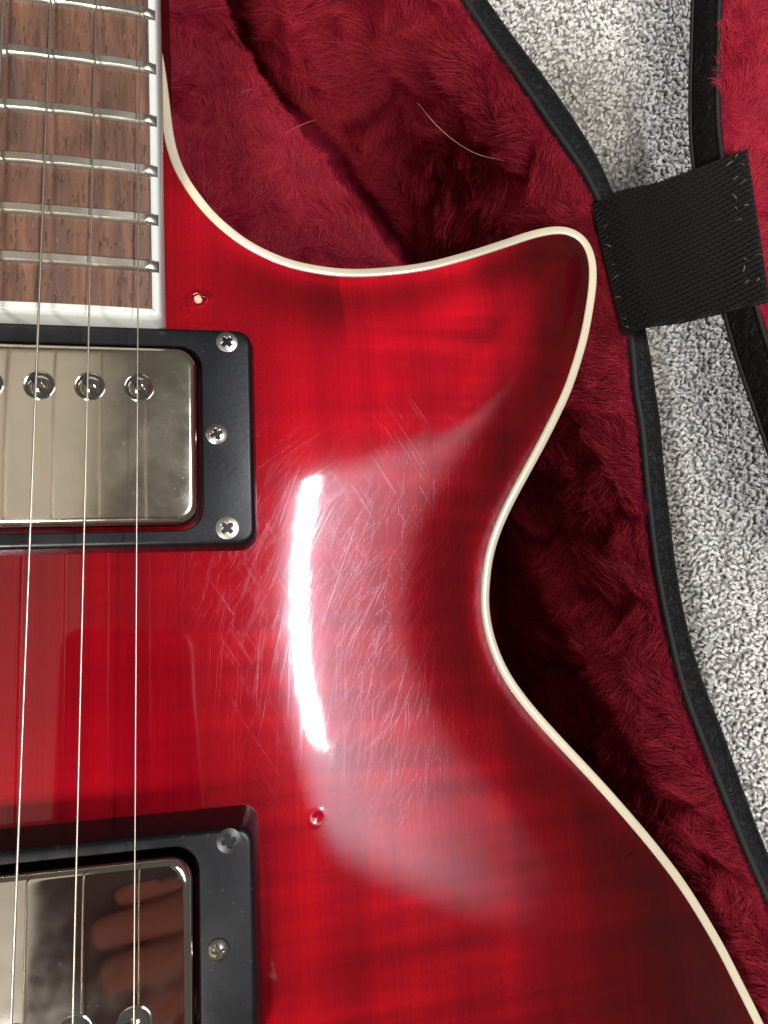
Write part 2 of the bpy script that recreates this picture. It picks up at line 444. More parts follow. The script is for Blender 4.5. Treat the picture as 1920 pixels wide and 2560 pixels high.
if np.mean(np.sum(NO * (ctr - outline), 1)) < 0: NO = -NO
BW = 2.35
inner = smooth_line(outline + NO * BW, 4, True)
EZ = np.where(outline[:, 1] > 100, edge_z(outline[:, 0]), -10.2)
EZ = np.where(outline[:, 0] > -14, edge_z(outline[:, 0]), EZ)
EZ = smooth_line(EZ[:, None], 40, True)[:, 0]

# height field of the carved top on a 1 mm raster
GX0, GX1, GY0, GY1 = -240, 160, -340, 165
gx = np.arange(GX0, GX1 + 1.0); gy = np.arange(GY0, GY1 + 1.0)
XX, YY = np.meshgrid(gx, gy, indexing='ij')
def inside(px, py, poly):
    r = np.zeros(px.shape, bool); n = len(poly)
    for i in range(n):
        x1, y1 = poly[i]; x2, y2 = poly[(i + 1) % n]
        if y1 == y2: continue
        r ^= ((y1 > py) != (y2 > py)) & (px < (x2 - x1) * (py - y1) / (y2 - y1) + x1)
    return r
def dist_field(px, py, poly, vals):
    D = np.full(px.shape, 1e9); Vz = np.zeros(px.shape)
    for i in range(0, len(poly), 2):
        d = (px - poly[i, 0]) ** 2 + (py - poly[i, 1]) ** 2
        m = d < D; D[m] = d[m]; Vz[m] = vals[i]
    return np.sqrt(D), Vz
D, VZ = dist_field(XX, YY, inner, EZ)
INS = inside(XX, YY, inner)
D = np.where(INS, D, 0)
def carve(d):
    d2 = np.sqrt(d * d + 9) - 3
    return (1 - np.clip(d2 / 72, 0, 1)) ** 2.0
for _ in range(25):
    VZ[1:-1, 1:-1] = .2 * (VZ[1:-1, 1:-1] + VZ[2:, 1:-1] + VZ[:-2, 1:-1] + VZ[1:-1, 2:] + VZ[1:-1, :-2])
HF = VZ * carve(D)
H2 = HF.copy()
kr = np.exp(-.5 * (np.arange(-55, 56) / 19.0) ** 2); kr /= kr.sum()
H2 = np.apply_along_axis(lambda q: np.convolve(np.pad(q, 55, mode='edge'), kr, 'valid'), 0, H2)
H2 = np.apply_along_axis(lambda q: np.convolve(np.pad(q, 55, mode='edge'), kr, 'valid'), 1, H2)
bl = np.clip((D - 2) / 24, 0, 1); bl = bl * bl * (3 - 2 * bl)
HF = HF * (1 - bl) + H2 * bl
def top_z(x, y):
    x = np.asarray(x, float); y = np.asarray(y, float)
    fx = np.clip(x - GX0, 0, len(gx) - 1.001); fy = np.clip(y - GY0, 0, len(gy) - 1.001)
    i = fx.astype(int); j = fy.astype(int); u = fx - i; v = fy - j
    return HF[i, j] * (1 - u) * (1 - v) + HF[i + 1, j] * u * (1 - v) + HF[i, j + 1] * (1 - u) * v + HF[i + 1, j + 1] * u * v

DING = [(P(495, 735, -1)[:2], 1.15, 'hole'), (P(793, 2045, -1)[:2], 1.15, 'dent')]
def ding_z(x, y):
    z = np.zeros(np.shape(x))
    for (c, r, kind) in DING:
        dx = x - c[0]; dy = y - c[1]; d = np.hypot(dx, dy); a = np.arctan2(dy, dx)
        if kind == 'hole':
            rr = r * (1 + .18 * np.sin(3 * a + 1) + .10 * np.sin(5 * a))
            z = z - .9 * np.clip((rr - d) / .35, 0, 1)
            lip = .06 + .10 * np.clip(np.sin(a - 2.4 + math.pi), 0, 1)
            z = z + lip * np.exp(-((d - rr - .55) / .33) ** 2) * (.75 + .35 * np.sin(4 * a + .6))
            z = z + .08 * np.exp(-((d - rr - 1.5) / .3) ** 2) * np.clip(np.sin(a * 2 + .8), 0, 1)
        else:
            rr = r * (1 + .12 * np.sin(2 * a + .5) + .03 * np.sin(3 * a))
            z = z - .06 * np.clip((rr - d) / .9, 0, 1) + .03 * np.exp(-((d - rr - .3) / .6) ** 2) * (.8 + .3 * np.sin(2 * a))
    return z

def build_body():
    vx = np.arange(-50, 140, 1.15); vy = np.arange(-105, 150, 1.15)
    A, B = np.meshgrid(vx, vy, indexing='ij'); fine = np.stack([A.ravel() + (np.arange(len(B.ravel())) % 2) * .0, B.ravel()], 1)
    ccx = np.arange(-228, 160, 6.0); ccy = np.arange(-325, 150, 6.0)
    A, B = np.meshgrid(ccx, ccy, indexing='ij'); coarse = np.stack([A.ravel(), B.ravel()], 1)
    coarse = coarse[(coarse[:, 0] < -53) | (coarse[:, 0] > 142) | (coarse[:, 1] < -108)]
    extra = []
    for (c, r, kind) in DING:
        q = np.arange(-3.6, 3.61, .17); A, B = np.meshgrid(q, q); e = np.stack([A.ravel(), B.ravel()], 1)
        e = e[np.hypot(e[:, 0], e[:, 1]) < 3.6] + c; extra.append(e)
        fine = fine[np.hypot(fine[:, 0] - c[0], fine[:, 1] - c[1]) > 3.9]
    p = np.vstack([fine, coarse] + extra)
    m = inside(p[:, 0], p[:, 1], inner); p = p[m]
    # keep clear of the border
    keep = np.ones(len(p), bool)
    for i in range(0, len(inner)):
        keep &= (p[:, 0] - inner[i, 0]) ** 2 + (p[:, 1] - inner[i, 1]) ** 2 > .36
    p = p[keep]
    n0 = len(inner); pts2 = np.vstack([inner, p])
    edges = [(i, (i + 1) % n0) for i in range(n0)]
    vs, es, fs, *_ = delaunay_2d_cdt([Vector(q) for q in pts2.tolist()], edges, [], 1, 1e-5)
    v2 = np.array([(v.x, v.y) for v in vs])
    z = top_z(v2[:, 0], v2[:, 1]) + ding_z(v2[:, 0], v2[:, 1])
    bz = dict()
    V = np.column_stack([v2, z])
    # border vertices follow the binding exactly
    V[:n0, 2] = EZ - .02
    tri = []
    for f in fs:
        a, b, c = (v2[i] for i in f[:3])
        if (b[0] - a[0]) * (c[1] - a[1]) - (b[1] - a[1]) * (c[0] - a[0]) < 0: f = f[::-1]
        tri.append(tuple(f))
    # side wall below the binding, and back
    n = len(outline); k = len(V)
    ins = outline + NO * .15
    l1 = np.column_stack([ins, EZ - 6.6]); l2 = np.column_stack([ins, np.full(n, -45.0)]); l3 = np.column_stack([outline + NO * 3, np.full(n, -50.0)])
    V = np.vstack([V, l1, l2, l3])
    for lvl in range(2):
        for i in range(n):
            j = (i + 1) % n; a0 = k + lvl * n
            tri.append((a0 + i, a0 + n + i, a0 + n + j, a0 + j))
    tri.append(tuple(k + 2 * n + i for i in range(n)))
    o = mesh('body', V, tri, MAT['finish'], angle=60)
    o.data.materials.append(MAT['neck'])                     # sides and back: satin dark red
    for pl in list(o.data.polygons)[-(2 * n + 1):]: pl.material_index = 1
    bm = bmesh.new(); bm.from_mesh(o.data); bmesh.ops.recalc_face_normals(bm, faces=bm.faces[-(2 * n + 1):]); bm.to_mesh(o.data); bm.free()
    return g_child(o)
body = build_body()

def build_binding():
    n = len(outline); prof = []
    for (o_, dz) in ((BW + .02, -6.6), (BW + .02, -.6), (BW - .02, .05), (BW - .25, .16), (.5, .16), (.18, .02), (.04, -.35), (0, -.9), (0, -6.6)):
        base = inner + NO * 0 if o_ > BW - .3 else outline
        q = (inner + (NO * (o_ - BW))) if o_ > BW - .3 else outline + NO * o_
        prof.append(np.column_stack([q, EZ + dz]))
    V = np.stack(prof, 1).reshape(-1, 3)
    Q = grid_faces(n, len(prof), True, False)
    o = quads_mesh('body_binding', V, Q, MAT['binding'])
    bm = bmesh.new(); bm.from_mesh(o.data); bmesh.ops.recalc_face_normals(bm, faces=bm.faces); bm.to_mesh(o.data); bm.free()
    return g_child(o)
build_binding()

# plug of the broken screw in the chipped hole
def build_plug():
    c = DING[0][0]; zb = float(top_z(c[0], c[1]))
    V, Fc = [], []
    rings = 9; seg = 20
    V.append((c[0], c[1], zb + .1))
    for i in range(1, rings + 1):
        for j in range(seg):
            a = 2 * math.pi * j / seg; r = .98 * i / rings
            x = r * math.cos(a); y = r * math.sin(a)
            z = .12 - .12 * (r / .98) ** 2 + .13 * math.sin(7.5 * (y + .28 * x))
            V.append((c[0] - .12 + x, c[1] + y, zb + z - (1.0 if i == rings else 0)))
    for j in range(seg): Fc.append((0, 1 + j, 1 + (j + 1) % seg))
    for i in range(rings - 1):
        for j in range(seg):
            a = 1 + i * seg + j; b = 1 + i * seg + (j + 1) % seg
            Fc.append((a, a + seg, b + seg, b))
    o = mesh('broken_screw', V, Fc, MAT['wood']); o['label'] = 'pale broken off screw plug in a chipped hole'
    g_child(o)
build_plug()

# ------------------------------------------------------------------ neck, fretboard, frets
FB_R = -12.15; FB_L = -66.2; FB_C = (FB_R + FB_L) / 2; FB_END = 64.3; FB_TOP = 196.0
RAD = 330.0
def fb_z(x): return 10.6 - (np.asarray(x, float) - FB_C) ** 2 / (2 * RAD)
TAPER = 0.012
def fb_half(y): return (FB_R - FB_L) / 2 - TAPER * (y - FB_END)

def build_neck():
    V = []; ys = [66.0, 118, 150, 170, 260]; dz = [-20, -46, -46, -24, -20]
    prof = [(-1, 3.4), (-1, -6), (-.86, -.62), (-.45, -.92), (0, -1), (.45, -.92), (.86, -.62), (1, -6), (1, 3.4)]
    ys = [70, 100, 130, 148, 178, 210, 260]; dp = [-44, -44, -44, -43, -37, -30, -25]
    for y, d in zip(ys, dp):
        h = fb_half(y) + .1
        for (u, zz) in prof:
            z = zz if abs(u) == 1 else d * -zz
            if y < 300 and 0 < abs(u) < 1: u = math.copysign(1.0, u) if abs(u) > .6 else u; z = d * (.93 if abs(u) == 1 else 1)
            V.append((FB_C + u * h, y, z))
    m = len(prof)
    Fc = [tuple(q) for q in grid_faces(len(ys), m)] + [tuple(range(m)), tuple(range((len(ys) - 1) * m, len(ys) * m))]
    o = mesh('neck', V, Fc, MAT['neck'], angle=50)
    bm = bmesh.new(); bm.from_mesh(o.data); bmesh.ops.recalc_face_normals(bm, faces=bm.faces); bm.to_mesh(o.data); bm.free()
    g_child(o)
build_neck()

BND = 1.8
def build_fretboard():
    ys = np.linspace(FB_END + 1.5, 260, 60); us = np.linspace(-1, 1, 25)
    top = np.array([[(FB_C + u * (fb_half(y) - BND), y, float(fb_z(FB_C + u * (fb_half(y) - BND)))) for u in us] for y in ys])
    V = top.reshape(-1, 3).tolist(); Fc = [tuple(q[::-1]) for q in grid_faces(len(ys), len(us))]
    # underside and sides
    k = len(V); nu = len(us)
    for y in (ys[0], ys[-1]):
        for u in (-1, 1): V.append((FB_C + u * (fb_half(y) - BND), y, 3.2))
    Fc.append((k, k + 1, k + 3, k + 2))
    o = mesh('fretboard', V, Fc, MAT['rosewood'])
    g_child(o)
    # binding: along both sides and across the end, chamfered outside, as one U
    path = [(1, 260.0)] + [(1, y) for y in np.linspace(250, FB_END + 1.4, 14)]
    prof = [(-BND, -6), (-BND, .02), (-.62, .02), (-.30, -.14), (.22, -1.4), (.3, -7.6)]
    def P2(u, y):   # outer corner line
        return FB_C + u * fb_half(y), y
    right = [P2(1, y) for y in np.linspace(260, FB_END + 1.6, 16)]
    cor = []
    cx, cy = P2(1, FB_END)
    for a in np.linspace(0, 90, 6): cor.append((cx - 1.6 + 1.6 * math.cos(math.radians(a)), cy + 1.6 - 1.6 * math.sin(math.radians(a))))
    half = right + cor
    full = np.array(half + [(FB_C + t, FB_END) for t in np.linspace(24, -24, 13)] + [(2 * FB_C - x, y) for (x, y) in half[::-1]])
    t = np.gradient(full, axis=0); t /= np.linalg.norm(t, axis=1)[:, None]; nn = np.stack([-t[:, 1], t[:, 0]], 1)
    if np.mean(np.sum(nn[:10] * np.array([1, 0]), 1)) < 0: nn = -nn
    V = []
    for (o_, dz) in prof:
        q = full + nn * o_
        if o_ == -BND:
            q[:, 0] = np.clip(q[:, 0], FB_C - fb_half(q[:, 1]) + BND, FB_C + fb_half(q[:, 1]) - BND); q[:, 1] = np.maximum(q[:, 1], FB_END + 1.5)
        V.append(np.column_stack([q, fb_z(q[:, 0]) + dz]))
    V = np.stack(V, 1).reshape(-1, 3)
    b = quads_mesh('fretboard_binding', V, grid_faces(len(full), len(prof)), MAT['fb_binding'])
    b.data.set_sharp_from_angle(angle=math.radians(50))
    bm = bmesh.new(); bm.from_mesh(b.data); bmesh.ops.recalc_face_normals(bm, faces=bm.faces); bm.to_mesh(b.data); bm.free()
    b.parent = o
    return o
fretboard = build_fretboard()

NUT_Y = P(390, 667, 9.7)[1] + 628 * (1 - 2 ** (-22 / 12))
def build_fret(num):
    y = NUT_Y - 628 * (1 - 2 ** (-num / 12))
    prof = [(-1.36, 0), (-1.32, .34), (-1.05, .74), (-.76, 1.0), (.70, 1.06), (1.0, .80), (1.31, .36), (1.36, 0)]
    h = fb_half(y) - .62
    xs = np.linspace(-h, h, 40)
    V = []
    st_x = [s[0] for s in STR]
    for i, x in enumerate(xs):
        e = min(1, (h - abs(x)) / .9)
        e = .25 + .75 * e
        for (a, b) in prof:
            wear = 0
            for sx in st_x: wear += .10 * math.exp(-((FB_C + x - sx) / 1.5) ** 2)
            zz = b * e - (wear if b > .7 else 0)
            V.append((FB_C + x + math.copysign(.25 * (b < .3) * (i in (0, 39)), x), y + a * (1 if 0 < i < 39 else .93) + .04 * math.sin(x * .8 + num) * (b > .5), float(fb_z(FB_C + x)) + zz + .01))
    m = len(prof)
    Fc = [tuple(q) for q in grid_faces(len(xs), m)] + [tuple(range(m))[::-1], tuple(range((len(xs) - 1) * m, len(xs) * m))]
    o = mesh('fret', V, Fc, MAT['fret'], fretboard, angle=35)
    bm = bmesh.new(); bm.from_mesh(o.data); bmesh.ops.recalc_face_normals(bm, faces=bm.faces); bm.to_mesh(o.data); bm.free()

# string lines traced through the photo: plain at the treble side
STR_Z1, STR_Z0 = 12.6, 18.4
def s_line(a, b, z1=STR_Z1, z0=STR_Z0):
    return P(a[0], a[1], z1), P(b[0], b[1], z0)
tr = [s_line((349, 0), (335, 2560)), s_line((241, 0), (182, 2560)), s_line((127, 0), (28, 2560))]
sp1 = tr[1][0][0] - tr[2][0][0]; sp0 = tr[1][1][0] - tr[2][1][0]
for k in range(1, 4):
    a = tr[2][0] - np.array([sp1 * k, 0, 0]); b = tr[2][1] - np.array([sp0 * k, 0, 0])
    tr.append((a, b))
STR = [(t[0] + (t[1] - t[0]) * .25) for t in tr]
for num in range(15, 23): build_fret(num)
for i, (a, b) in enumerate(tr):
    r = (.14, .18, .23, .33, .45, .58)[i]
    p = np.array([a + (b - a) * t for t in np.linspace(-.35, 1.35, 60)])
    o = tube('string', p, r, MAT['string'], sides=10)
    g_child(o)

# ------------------------------------------------------------------ pickups
def screw_mesh(name, c, r, dome, rot, mat, parent, slot=False, depth=.9, rim=.35):
    rings, seg = 12, 40
    V, Fc = [], []
    cr, sr = math.cos(rot), math.sin(rot)
    def hz(x, y, d):
        z = dome * (1 - (d / r) ** 2)
        u = cr * x + sr * y; v = -sr * x + cr * y
        if slot:
            k = np.clip((.27 * r - abs(v)) / (.08 * r), 0, 1)
        else:
            aw = .15 * r + .05 * r * (1 - d / r)
            k1 = np.clip((aw - abs(v)) / (.07 * r), 0, 1) * np.clip((.58 * r - abs(u)) / (.12 * r), 0, 1)
            k2 = np.clip((aw - abs(u)) / (.07 * r), 0, 1) * np.clip((.58 * r - abs(v)) / (.12 * r), 0, 1)
            k3 = np.clip((.30 * r - d) / (.08 * r), 0, 1)
            k = max(k1, k2, k3) * (1 - .25 * d / r)
        return z - depth * float(k)
    KK = []
    V.append((0, 0, hz(0, 0, 0)))
    rs = [r * (i / rings) ** .9 for i in range(1, rings + 1)]
    for q in rs:
        for j in range(seg):
            a = 2 * math.pi * (j + .5) / seg; x = q * math.cos(a); y = q * math.sin(a)
            V.append((x, y, hz(x, y, q)))
    for j in range(seg):
        a = 2 * math.pi * (j + .5) / seg; V.append((r * 1.03 * math.cos(a), r * 1.03 * math.sin(a), -rim))
    for j in range(seg): Fc.append((0, 1 + j, 1 + (j + 1) % seg))
    for i in range(rings):
        for j in range(seg):
            a = 1 + i * seg + j; b = 1 + i * seg + (j + 1) % seg
            Fc.append((a, a + seg, b + seg, b))
    base_z = np.array(V)
    low = base_z[:, 2] < dome * (1 - (np.hypot(base_z[:, 0], base_z[:, 1]) / r) ** 2) - .5 * depth
    V = base_z + np.array(c)
    o = mesh(name, V, Fc, mat, parent, angle=40)
    o.data.materials.append(MAT['grime_shade'])
    lim = 1 + rings * seg
    for pl in o.data.polygons:
        if all(low[i] and i < lim for i in pl.vertices): pl.material_index = 1  # brown dirt in cross recesses; pole slots darkened with it in place of shade
    return o

def ring_mesh(name, cx, cy, wx, wy, h, draft, ox, oy, hx, hy, hr, mat, cr=4.5, tilt=0.0, zb=0.0):
    """pickup surround: outer wall with draft and a rounded top edge, and an inner opening"""
    L = []
    def add(ax, ay, r, z, X=cx, Y=cy):
        q = rrect(X, Y, ax, ay, r); L.append(np.column_stack([q, z + tilt * (q[:, 1] - cy)]))
    add(wx, wy, cr, zb - 6)
    add(wx, wy, cr, zb)
    for t in np.linspace(0, 1, 6):
        a = t * math.pi / 2; b = 1.15
        add(wx - 2 * draft - 2 * b * (1 - math.cos(a)), wy - 2 * draft - 2 * b * (1 - math.cos(a)), cr - draft * .3 - b * (1 - math.cos(a)) * .5, h - b + b * math.sin(a))
    add(hx + .5, hy + .5, hr + .25, h, ox, oy); add(hx, hy, hr, h - .3, ox, oy); add(hx, hy, hr, -4, ox, oy)
    V, Fc = stack(L, False)
    o = mesh(name, V, Fc, mat, angle=32)
    bm = bmesh.new(); bm.from_mesh(o.data); bmesh.ops.recalc_face_normals(bm, faces=bm.faces); bm.to_mesh(o.data); bm.free()
    return g_child(o)

def cover_mesh(cx, cy, wx, wy, h, r, mat, parent, edge=1.6, tilt=0.0, holes=()):
    L = []
    def add(ins, z):
        q = rrect(cx, cy, wx - 2 * ins, wy - 2 * ins, r - ins * .5, 8); L.append(np.column_stack([q, z + tilt * (q[:, 1] - cy)]))
    add(0, -3.5)
    for t in np.linspace(0, 1, 9):
        a = t * math.pi / 2; add(edge * (1 - math.cos(a)), h - edge + edge * math.sin(a))
    add(edge + 1.2, h + .04)
    V, Fc = stack(L, False)
    # top sheet, gently dished, gridded so that it reflects like pressed metal
    n = len(L[0]); k = len(V) - n
    ring = L[-1][:, :2]
    g = [q for q in np.stack(np.meshgrid(np.arange(cx - wx / 2 + 3, cx + wx / 2 - 2.9, 2.2), np.arange(cy - wy / 2 + 3, cy + wy / 2 - 2.9, 2.2), indexing='ij'), -1).reshape(-1, 2)]
    g = np.array([q for q in g if inside(np.array([q[0]]), np.array([q[1]]), rrect(cx, cy, wx - 2 * edge - 3.4, wy - 2 * edge - 3.4, r))[0]])
    pts2 = np.vstack([ring, g])
    vs, es, fs, *_ = delaunay_2d_cdt([Vector(q) for q in pts2.tolist()], [(i, (i + 1) % n) for i in range(n)], [], 1, 1e-5)
    v2 = np.array([(v.x, v.y) for v in vs])
    z = np.full(len(v2), h + .04)
    u = np.clip((v2[:, 0] - cx) / (wx / 2), -1, 1); v = np.clip((v2[:, 1] - cy) / (wy / 2), -1, 1)
    z = z + .22 * (1 - u ** 4) * (1 - v ** 4) + tilt * (v2[:, 1] - cy)
    V = np.vstack([V[:k], np.column_stack([v2, z])])
    for f in fs:
        a, b, c = (v2[i] for i in f[:3])
        if (b[0] - a[0]) * (c[1] - a[1]) - (b[1] - a[1]) * (c[0] - a[0]) < 0: f = f[::-1]
        Fc.append(tuple(k + i for i in f))
    o = mesh('pickup_cover', V, Fc, mat, parent, angle=60)
    return o

def pole(c, rot, parent):
    r = 2.55
    # turned collar round the screw, then the slotted domed head
    L = []
    for (rr, z) in ((r + .42, -.3), (r + .42, .10), (r + .28, .16), (r + .1, .10), (r + .05, -.5)):
        a = np.arange(32) * 2 * math.pi / 32
        L.append(np.column_stack([c[0] + rr * np.cos(a), c[1] + rr * np.sin(a), np.full(32, c[2] + z)]))
    V, Fc = stack(L, False)
    o = screw_mesh('pole_screw', c, r * .86, 1.0, rot, MAT['pole'], parent, slot=True, depth=.9, rim=.6)
    return o, V, Fc

def pickup(kind, cx, cy, wx, wy, h, ox, oy, cw, ch, cz, mat, pole_y, pole_px, screws, label, draft=.6, tilt=0.0, chole=1.0, cr=3.4):
    ring = ring_mesh('pickup_ring', cx, cy, wx, wy, h, draft, ox, oy, cw + 2 * chole, ch + 2 * chole, 4.6, MAT['ring'], cr, tilt)
    ring['label'] = label
    cov = cover_mesh(ox, oy, cw, ch, cz, 4.2, mat, ring)
    gap = mesh('cavity_floor', [(ox - cw / 2 - 3, oy - ch / 2 - 3, -3), (ox + cw / 2 + 3, oy - ch / 2 - 3, -3), (ox + cw / 2 + 3, oy + ch / 2 + 3, -3), (ox - cw / 2 - 3, oy + ch / 2 + 3, -3)], [(0, 1, 2, 3)], MAT['dark'], ring)
    for i, x in enumerate(pole_px):
        c = (x, pole_y, cz + .26)
        o, V, Fc = pole(c, (-1.05, -1.0, -.95, .4, -.6, 1.2)[i] + (.0 if kind == 'neck' else .5), ring)
        mesh('pole_collar', V, Fc, MAT['pole'], ring, angle=40)
        aa = np.arange(24) * math.pi / 12
        mesh('pole_gap_shade', np.column_stack([c[0] + 2.7 * np.cos(aa), c[1] + 2.7 * np.sin(aa), np.full(24, c[2] + .03)]), [tuple(range(24))], MAT['dark'], ring)  # black disc laid on the cover as the shaded gap round the head
    for (p, r, dome, rot, m) in screws:
        screw_mesh('ring_screw', p, r, dome, rot, MAT[m], ring, depth=.75)
    return ring

NR = [P(625, 822, 4.8), P(632, 1360, 4.8)]
n_right = 6.9; n_w = 2 * (n_right - FB_C)
ny1 = P(300, 813, 4.8)[1] + .6; ny0 = P(300, 1372, 4.8)[1] - .3
nc_r = P(492, 1085, 7.4)[0]; ncy1 = P(300, 862, 7.4)[1]; ncy0 = P(300, 1312, 7.4)[1]
npx = [P(347, 967, 8.0), P(225, 968, 8.0), P(97, 966, 8.0)]
sp = (npx[0][0] - npx[2][0]) / 2
poles = [npx[0][0] - sp * i for i in range(6)]
def mirror_screws(lst):
    out = list(lst)
    for (p, r, d, rot, m) in lst: out.append(((2 * FB_C - p[0], p[1], p[2]), r, d, rot + .7, m))
    return out
def at(px, py, z): return tuple(P(px, py, z))
pickup('neck', FB_C, (ny0 + ny1) / 2, n_w, ny1 - ny0, 4.8, FB_C, (ncy0 + ncy1) / 2, 2 * (nc_r - FB_C), ncy1 - ncy0, 7.4, MAT['cover_worn'],
       npx[0][1], poles,
       mirror_screws([(at(567, 855, 4.8), 2.25, .35, .75, 'screw'), (at(541, 1085, 4.9), 2.2, .55, .35, 'screw'), (at(568, 1320, 4.8), 2.35, .35, .75, 'screw')]),
       'black pickup surround with a worn scratched nickel cover below the fretboard')
by1 = P(600, 2017, 0)[1] + .2
bh = 11.0
b_r = P(652, 2420, 9)[0] + .5; b_w = 2 * (b_r - FB_C)
bc_r = P(482, 2300, 13.5)[0]; bcy1 = P(300, 2160, 14.0)[1]
b_polex = P(335, 2552, 15.2)
pickup('bridge', FB_C, by1 - 23.3, b_w, 46.6, bh, FB_C, bcy1 - 18.7, 2 * (bc_r - FB_C), 37.4, 14.2, MAT['cover_shiny'],
       b_polex[1] - .9, [b_polex[0] - 9.75 * i for i in range(6)],
       mirror_screws([(at(572, 2102, bh), 2.25, .3, .2, 'screw_dark'), (at(545, 2376, bh + .2), 2.0, .9, .1, 'screw'), (at(575, 2690, bh), 2.25, .3, .4, 'screw_dark')]),
       'tall black pickup surround with a shiny mirror-like nickel cover', draft=1.4)

# ------------------------------------------------------------------ case
case = tag(empty('guitar_case', (20, 0, FLOOR_Z)), 'open black vinyl guitar case with dark red plush lining on the pale carpet', 'guitar case')
CI = Matrix.Translation(Vector((-20, 0, -FLOOR_Z)) * S)
def c_child(o, parent=None):
    if parent is None: o.parent = case; o.matrix_parent_inverse = CI
    else: o.parent = parent
    return o
RIM_Z = -12.5
R_IN = [(1090,-110),(1158,0),(1221,93),(1314,223),(1392,337),(1464,441),(1510,545),(1545,690),(1575,853),(1588,996),(1599,1047),(1617,1239),(1639,1422),(1666,1560),(1703,1715),(1755,1856),(1813,2003),(1871,2146),(1920,2255),(1980,2420),(2025,2580)]
R_OUT = [(1160,-110),(1228,0),(1283,78),(1355,171),(1418,259),(1480,353),(1541,485),(1585,640),(1622,833),(1640,930),(1653,1012),(1666,1168),(1680,1279),(1697,1413),(1720,1547),(1764,1700),(1800,1789),(1845,1914),(1885,2030),(1925,2128),(1985,2275),(2070,2460),(2120,2600)]
def trace(pts_, z): return np.array([P(a, b, z)[:2] for a, b in pts_])
case_ext_in = [(152, -150), (160, -200), (155, -250), (125, -305), (70, -335), (-40, -345), (-150, -335), (-215, -300), (-243, -240), (-243, -170), (-228, -110), (-190, -40), (-175, 10), (-182, 70), (-175, 130), (-140, 180), (-100, 215), (-85, 260), (-80, 330), (0, 330), (5, 260), (25, 215)]
rim_in = smooth_line(spline(np.vstack([trace(R_IN, RIM_Z), np.array(case_ext_in)]), True, 2.0), 4, True)
NRI = normals2(rim_in, True)
cc = rim_in.mean(0)
if np.mean(np.sum(NRI * (cc - rim_in), 1)) < 0: NRI = -NRI
def nearest_width(line_in, line_out_pts):
    lo = spline(line_out_pts, False, 1.0); out = np.zeros(len(line_in))
    for i, q in enumerate(line_in): out[i] = np.min(np.hypot(*(lo - q).T))
    return out
wid = nearest_width(rim_in, trace(R_OUT, RIM_Z)); wid = np.where(wid > 10, 6.6, wid); wid = smooth_line(wid[:, None], 12, True)[:, 0]

def sweep(name, base, nrm, prof, mat, closed=True, wscale=None):
    """prof: (offset to the outside, z); offset of the form ('w', k) scales with the local rim width"""
    cols = []
    for (o_, z) in prof:
        o2 = (o_[1] * wid) if isinstance(o_, tuple) else np.full(len(base), float(o_))
        cols.append(np.column_stack([base - nrm * o2[:, None], np.full(len(base), z)]))
    V = np.stack(cols, 1)
    o = quads_mesh(name, V.reshape(-1, 3), grid_faces(len(base), len(prof), closed, False), mat)
    bm = bmesh.new(); bm.from_mesh(o.data); bmesh.ops.recalc_face_normals(bm, faces=bm.faces); bm.to_mesh(o.data); bm.free()
    return o, V
shell, _ = sweep('case_shell', rim_in, NRI, [(.2, RIM_Z - 8), (.2, RIM_Z - .4), (1.0, RIM_Z + .1), (('w', .45), RIM_Z + .5), (('w', .75), RIM_Z + .3), (('w', .93), RIM_Z - .5), (('w', 1.0), RIM_Z - 2.2), (('w', 1.0), RIM_Z - 30), (('w', .98), FLOOR_Z + 2), (('w', .7), FLOOR_Z + .6)], MAT['vinyl'])
c_child(shell)
trm, _ = sweep('rim_trim', rim_in, NRI, [(-.5, RIM_Z - 3), (-.5, RIM_Z + .3), (-.1, RIM_Z + .75), (.5, RIM_Z + .85), (1.05, RIM_Z + .75), (1.2, RIM_Z + .2)], MAT['trim'])
c_child(trm)
# plush lining: sloping padded wall, and floor
LIN_PROF = [(.3, RIM_Z - .6), (-1.2, RIM_Z - 1.2), (-2.8, RIM_Z - 3.5), (-4.2, RIM_Z - 9), (-5.8, RIM_Z - 17), (-7.4, RIM_Z - 26), (-9, RIM_Z - 35), (-10.8, RIM_Z - 45), (-12, RIM_Z - 56), (-13, -81)]
slope_k = np.clip((rim_in[:, 1] - 35) / 60, 0, 1); slope_k = 1 + .55 * slope_k * slope_k * (3 - 2 * slope_k)
LV = np.stack([np.column_stack([rim_in - NRI * ((o_ if o_ > -2 else -1.2 + (o_ + 1.2) * slope_k) * np.ones(len(rim_in)))[:, None], np.full(len(rim_in), z)]) for o_, z in LIN_PROF], 1)
lin = quads_mesh('plush_lining', LV.reshape(-1, 3), grid_faces(len(rim_in), len(LIN_PROF), True, False), MAT['plush'])
bm = bmesh.new(); bm.from_mesh(lin.data); bmesh.ops.recalc_face_normals(bm, faces=bm.faces); bm.to_mesh(lin.data); bm.free()
def add_floor(o, z):
    q = rim_in + NRI * 18
    bm = bmesh.new(); bm.from_mesh(o.data)
    vs = [bm.verts.new((x * S, y * S, z * S)) for x, y in rim_in[::4]]
    bm.faces.new(vs); bmesh.ops.recalc_face_normals(bm, faces=[bm.faces[-1]] if False else list(bm.faces)[-1:])
    bm.to_mesh(o.data); bm.free()
add_floor(lin, -80.0)
c_child(lin)
